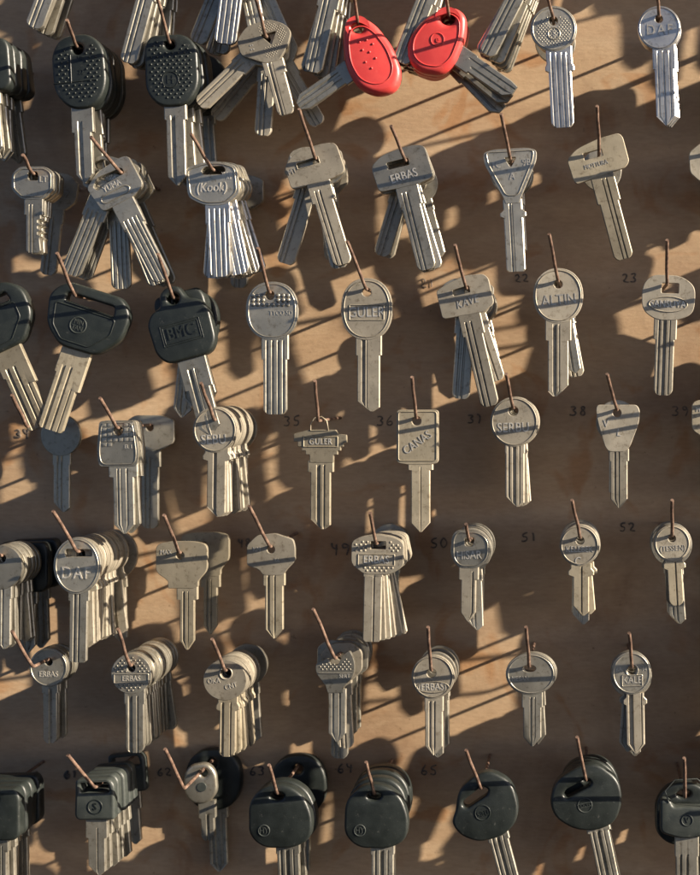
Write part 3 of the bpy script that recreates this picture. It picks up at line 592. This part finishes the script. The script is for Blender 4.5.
# row F
H((33, 667), (12, 631), 'erbas_round', 0, 'shaded round ERBAS key behind its hook bend', ('erbas_round', 3, .0028, (0, 2)), h0=.033, out=.018)
H((130, 666), (118, 629), 'erbas_dotted', 0, 'round dotted key framed ERBAS on a long stack', ('erbas_round', 14, .0024, (3, 1.2)), [], out=.018)
H((225, 671), (212, 639), 'worn_round', -1, 'worn round key with faint letters in a thick stack', ('worn_round', 8, .0024, (7, 1.5)), [('plain_round', 0.014, 4)], out=.018)
H((335, 659), (313, 609), 'heart', 0, 'heart shaped key with open notch at the top', None, [('hex_plain', 0.037, 3), ('plain_slab', 0.032, -2)])
H((431, 671), (428, 627), 'erbas_f', 0, 'round key with oval ERBAS stamp in the lower middle', ('erbas_f', 0, .0024, (0, 0)), [('plain_round', 0.044, 0)][:0])
H((529, 667), (526, 627), 'mrkt', 0, 'wide oval key stamped MESAN', ('mrkt', 1, .0024, [3, 0, 0]))
H((632, 668), (629, 633), 'kale', 1, 'round key framed KALE', ('kale', 1, .0024, [-4, 0, 0]), out=.018)
# row G
H((-6, 796), (-30, 760), 'car_square', 0, 'black car key stack cut off by the lower left edge', ('car_square', 3, .0064, (0, 2)))
H((95, 788), (68, 755), 'car_slot', 0, 'square black car key with slot and emblem', ('car_slot', 4, .0054, (6, 2)), [('car_slot', 0.010, 4)], out=.017)
H((184, 789), (165, 749), 'disc_grey', 2, 'pale disc headed key behind the bend of its hook', None, [('car_plain', 0.006, 2)], h0=.021, out=.019)
H((277, 794), (269, 765), 'car_oval', 2, 'black oval car key with small badge on the left', ('car_oval', 1, .0064, [4, 0, 0]), [('car_plain', 0.008, 0)], out=.017)
H((374, 794), (366, 762), 'car_oval', 0, 'black oval car key with small badge on the right', ('car_plain', 1, .0064, [3, 0, 0]), [('car_plain', 0.033, 0)][:0], out=.017)
H((481, 789), (466, 750), 'car_slit', 15, 'black rounded car key with slanted slit', ('car_slit', 0, .0066, (0, 0)), [('car_plain', 0.040, 12)][:0], out=.019)
H((586, 781), (577, 737), 'car_slit_volvo', 12, 'black broad car key with slit and barred emblem')
H((685, 798), (684, 758), 'car_vw', 0, 'grey car key with circled V and open loop', None, [('car_oval', 0.039, 2)], out=.018)
# unseen hooks added beyond the right and upper edge, keys arranged to throw the board's shadows
BEYOND = [(729, -138, 'car', -13, 0.038, 4, 0.0064),
    (845, -153, 'car', -41, 0.0455, 1, 0.0063),
    (937, -156, 'car', 2, 0.0435, 1, 0.0059),
    (968, -131, 'car', -3, 0.0427, 2, 0.0062),
    (891, -22, 'car', 10, 0.047, 1, 0.006),
    (987, -20, 'car', -7, 0.0461, 2, 0.0063),
    (732, 46, 'car', 2, 0.0439, 5, 0.0061),
    (806, 88, 'car', 40, 0.047, 5, 0.0061),
    (922, 66, 'car', -20, 0.0436, 3, 0.0062),
    (744, 164, 'car', 1, 0.0294, 2, 0.0062),
    (843, 170, 'car', -17, 0.0393, 2, 0.0064),
    (894, 199, 'car', 9, 0.0455, 1, 0.0059),
    (983, 164, 'car', 9, 0.039, 1, 0.0059),
    (754, 297, 'car', -18, 0.0432, 5, 0.0059),
    (811, 325, 'big', -12, 0.047, 9, 0.0036),
    (756, 396, 'car', 7, 0.0466, 7, 0.0061),
    (820, 406, 'car', 10, 0.0459, 5, 0.0065),
    (895, 406, 'car', -26, 0.0465, 5, 0.0062),
    (760, 536, 'car', -18, 0.027, 4, 0.0065),
    (840, 550, 'car', 2, 0.0403, 1, 0.0061),
    (892, 510, 'car', -27, 0.0349, 3, 0.0064),
    (748, 634, 'car', -23, 0.0424, 6, 0.0065),
    (836, 642, 'car', -38, 0.047, 5, 0.006),
    (895, 645, 'car', 4, 0.0345, 1, 0.0063),
    (751, 732, 'car', -16, 0.0374, 6, 0.006),
    (816, 777, 'car', 44, 0.0377, 3, 0.0064),
    (373, -139, 'car', -28, 0.047, 2, 0.0061),
    (444, -129, 'car', -13, 0.046, 3, 0.0065),
    (534, -136, 'car', 0, 0.0462, 2, 0.006),
    (632, -136, 'car', -24, 0.0464, 1, 0.0059),
    (677, -134, 'car', -10, 0.0415, 1, 0.006)]
def beyond():
    for i, (bx, by, kd, th, ha, n, dh) in enumerate(BEYOND):
        f = (D-HC)/D
        cx, cy = NX+(bx-NX)/f, NY+(by-NY)/f
        c = hook((cx, cy), (cx+random.uniform(-3, 6), cy-42), .019, 'unseen bent wire hook added beyond the edge of the picture')
        for j in range(n):
            place_key('car_square' if kd == 'car' else 'plain_big', c.x, c.z-.0004, ha-j*dh, th+rnd(1.5), 'unseen key added beyond the edge to shade the board', 'unseen keys added to shade the board')
beyond()
# plain keys added farther back on hooks in view to shade the board (position of the hook, swing, height of the first, how many, spacing)
BEHIND = [(405, 160, 14, 0.0171, 1, 0.0069),
    (510, 158, 3, 0.04, 2, 0.0047),
    (599, 151, 15, 0.0289, 1, 0.0073),
    (466, 288, 13, 0.0168, 3, 0.0053),
    (558, 281, 0, 0.0388, 5, 0.0046),
    (513, 408, 0, 0.0372, 7, 0.0045),
    (617, 410, 0, 0.041, 1, 0.0062),
    (376, 544, -1, 0.011, 2, 0.004),
    (469, 541, -1, 0.0324, 3, 0.0069),
    (580, 538, 0, 0.0329, 4, 0.0055),
    (672, 536, 3, 0.037, 2, 0.0054),
    (431, 671, 0, 0.0384, 4, 0.007),
    (632, 668, 1, 0.0407, 2, 0.0042),
    (374, 794, 0, 0.0311, 3, 0.0043),
    (586, 781, 12, 0.037, 5, 0.0049),
    (335, 659, 0, 0.0223, 3, 0.0072),
    (553, 17, 3, 0.0285, 1, 0.0063)]
for x, y, th, ha, n, dh in BEHIND:
    key = min(DONE, key=lambda k: math.hypot(k[0]-x, k[1]-y)); c, zz, desc = DONE[key]
    tn = 'car_plain' if y > 770 else 'plain_round'
    if y > 770: dh = max(dh, .0064); n = min(n, 2)
    for j in range(n):
        hh = ha-j*dh
        if hh < .003: break
        place_key(tn, c.x+rnd(.0002), zz(hh)-abs(rnd(.0002)), hh, th+rnd(1.2), ORD[j]+' plain key added for shadow behind the '+desc)
#ENDOFF#

# ------------------------------------------------------------------ board
bd = bpy.data.objects.new('board', None); col.objects.link(bd)
bd['label'] = 'weathered brown plywood board carrying all the keys'; bd['category'] = 'board'; bd['kind'] = 'structure'
bm = bmesh.new()
x0, x1, z0, z1 = -.46, .46, -.34, .36
nx, nz = 46, 35
vs = [[bm.verts.new((x0+(x1-x0)*i/nx, .0004*math.sin(i*.7+j*.31)*math.sin(j*.45), z0+(z1-z0)*j/nz)) for i in range(nx+1)] for j in range(nz+1)]
for j in range(nz):
    for i in range(nx): bm.faces.new((vs[j][i], vs[j][i+1], vs[j+1][i+1], vs[j+1][i]))
r = bmesh.ops.extrude_face_region(bm, geom=bm.faces[:])
bmesh.ops.translate(bm, verts=[g for g in r['geom'] if isinstance(g, bmesh.types.BMVert)], vec=(0, .016, 0))
bmesh.ops.recalc_face_normals(bm, faces=bm.faces)
me = bpy.data.meshes.new('panel'); bm.to_mesh(me); bm.free(); me.materials.append(M['ply']); smooth(me, 40)
new_obj('plywood_sheet', me, bd)

DIG = {'0': [[(.5, 0), (.1, .3), (.1, .75), (.45, 1), (.85, .7), (.8, .25), (.5, 0)]],
       '1': [[(.3, .2), (.55, 0), (.5, 1)]],
       '2': [[(.1, .25), (.4, 0), (.8, .2), (.6, .6), (.1, .95), (.95, .95)]],
       '3': [[(.1, .1), (.6, 0), (.8, .25), (.4, .45), (.85, .65), (.6, 1), (.05, .9)]],
       '4': [[(.25, 0), (.1, .5), (.85, .5)], [(.7, .1), (.65, 1)]],
       '5': [[(.8, 0), (.25, .05), (.15, .45), (.7, .5), (.75, .85), (.4, 1), (.05, .9)]],
       '6': [[(.7, 0), (.2, .4), (.15, .85), (.5, 1), (.85, .75), (.6, .5), (.2, .65)]],
       '7': [[(.1, .05), (.85, 0), (.4, 1)]],
       '8': [[(.5, .45), (.15, .2), (.5, 0), (.8, .2), (.5, .45), (.1, .75), (.5, 1), (.85, .75), (.5, .45)]],
       '9': [[(.8, .3), (.45, 0), (.1, .25), (.4, .5), (.8, .3), (.75, .7), (.6, 1)]]}
def number(s_, px, py, size=9, w=.00042, smear=1.0):
    cu = bpy.data.curves.new('c', 'CURVE'); cu.dimensions = '3D'
    n = len(s_); adv = size*.95
    for k_, ch in enumerate(s_):
        for st_ in DIG[ch]:
            for rep in range(2 if smear > 1 else 1):
                sp_ = cu.splines.new('NURBS'); sp_.points.add(len(st_)-1); sp_.order_u = 3; sp_.use_endpoint_u = True
                for i, (a, b_) in enumerate(st_):
                    sp_.points[i].co = ((((k_-n/2)*adv+a*size*.8)+rnd(.4)*smear)*S, 0, -((b_-.5)*size+rnd(.4)*smear-k_*.3)*S, 1)
                    sp_.points[i].radius = random.uniform(.7, 1.25)
    cu.bevel_depth = w; cu.bevel_resolution = 1; cu.resolution_u = 6
    o_ = bpy.data.objects.new('tmp', cu); col.objects.link(o_)
    dg = bpy.context.evaluated_depsgraph_get(); dg.update()
    me = bpy.data.meshes.new_from_object(o_.evaluated_get(dg)); bpy.data.objects.remove(o_); bpy.data.curves.remove(cu)
    me.transform(Matrix.Diagonal((1, .22, 1, 1))); me.materials.clear(); me.materials.append(M['ink']); me.shade_smooth()
    ob = new_obj('handwritten_number', me, bd); p = at(px, py, 0); ob.location = (p.x, -.0003, p.z)
    ob['label'] = 'handwritten number ' + s_ + ' in dark marker'
for a in [('21', 428, 283, 9), ('22', 522, 278, 8), ('23', 630, 278, 9), ('34', 23, 434, 9, .0007, 2), ('35', 293, 421, 10), ('36', 386, 421, 10), ('37', 476, 419, 9),
          ('38', 579, 411, 10), ('39', 681, 411, 10), ('49', 341, 549, 12), ('50', 440, 543, 10), ('51', 530, 537, 9), ('52', 628, 527, 9), ('63', 258, 771, 9), ('64', 346, 768, 9),
          ('65', 430, 770, 10), ('61', 72, 774, 8, .0007, 2), ('62', 165, 772, 8), ('48', 245, 543, 8), ('40', 34, 776, 7, .0008, 2)]: number(*a)

# ------------------------------------------------------------------ camera, light, world
cam = bpy.data.cameras.new('camera'); co = bpy.data.objects.new('camera', cam); col.objects.link(co)
co.location = (0, -D, 0); co.rotation_euler = (R(90), 0, 0)
cam.sensor_width = 36; cam.sensor_fit = 'AUTO'; cam.lens = 36*D/(875*S)
cam.shift_x = (350-NX)/875; cam.shift_y = (NY-437.5)/875
cam.clip_start = .01; cam.clip_end = 50
cam.dof.use_dof = True; cam.dof.focus_distance = D-HF-.001; cam.dof.aperture_fstop = 6.5
sc.camera = co
sun = bpy.data.lights.new('sun', 'SUN'); so = bpy.data.objects.new('sun', sun); col.objects.link(so)
sun.energy = 5.0; sun.angle = R(.5); sun.color = (1.0, .87, .70)
so.rotation_euler = SUN.to_track_quat('Z', 'Y').to_euler()
w = bpy.data.worlds.new('World'); sc.world = w; w.use_nodes = True
nt = w.node_tree; sky = nt.nodes.new('ShaderNodeTexSky'); sky.sky_type = 'NISHITA'; sky.sun_disc = False
sky.sun_elevation = math.asin(SUN.z); sky.sun_rotation = math.atan2(SUN.x, SUN.y)
nt.links.new(sky.outputs[0], nt.nodes['Background'].inputs[0]); nt.nodes['Background'].inputs[1].default_value = .05
sky.air_density = .24; sky.dust_density = .6; sky.ozone_density = .5
sc.view_settings.view_transform = 'Standard'; sc.view_settings.look = 'None'
sc.view_settings.exposure = 1.5; sc.view_settings.gamma = 1
sc.render.engine = 'CYCLES'
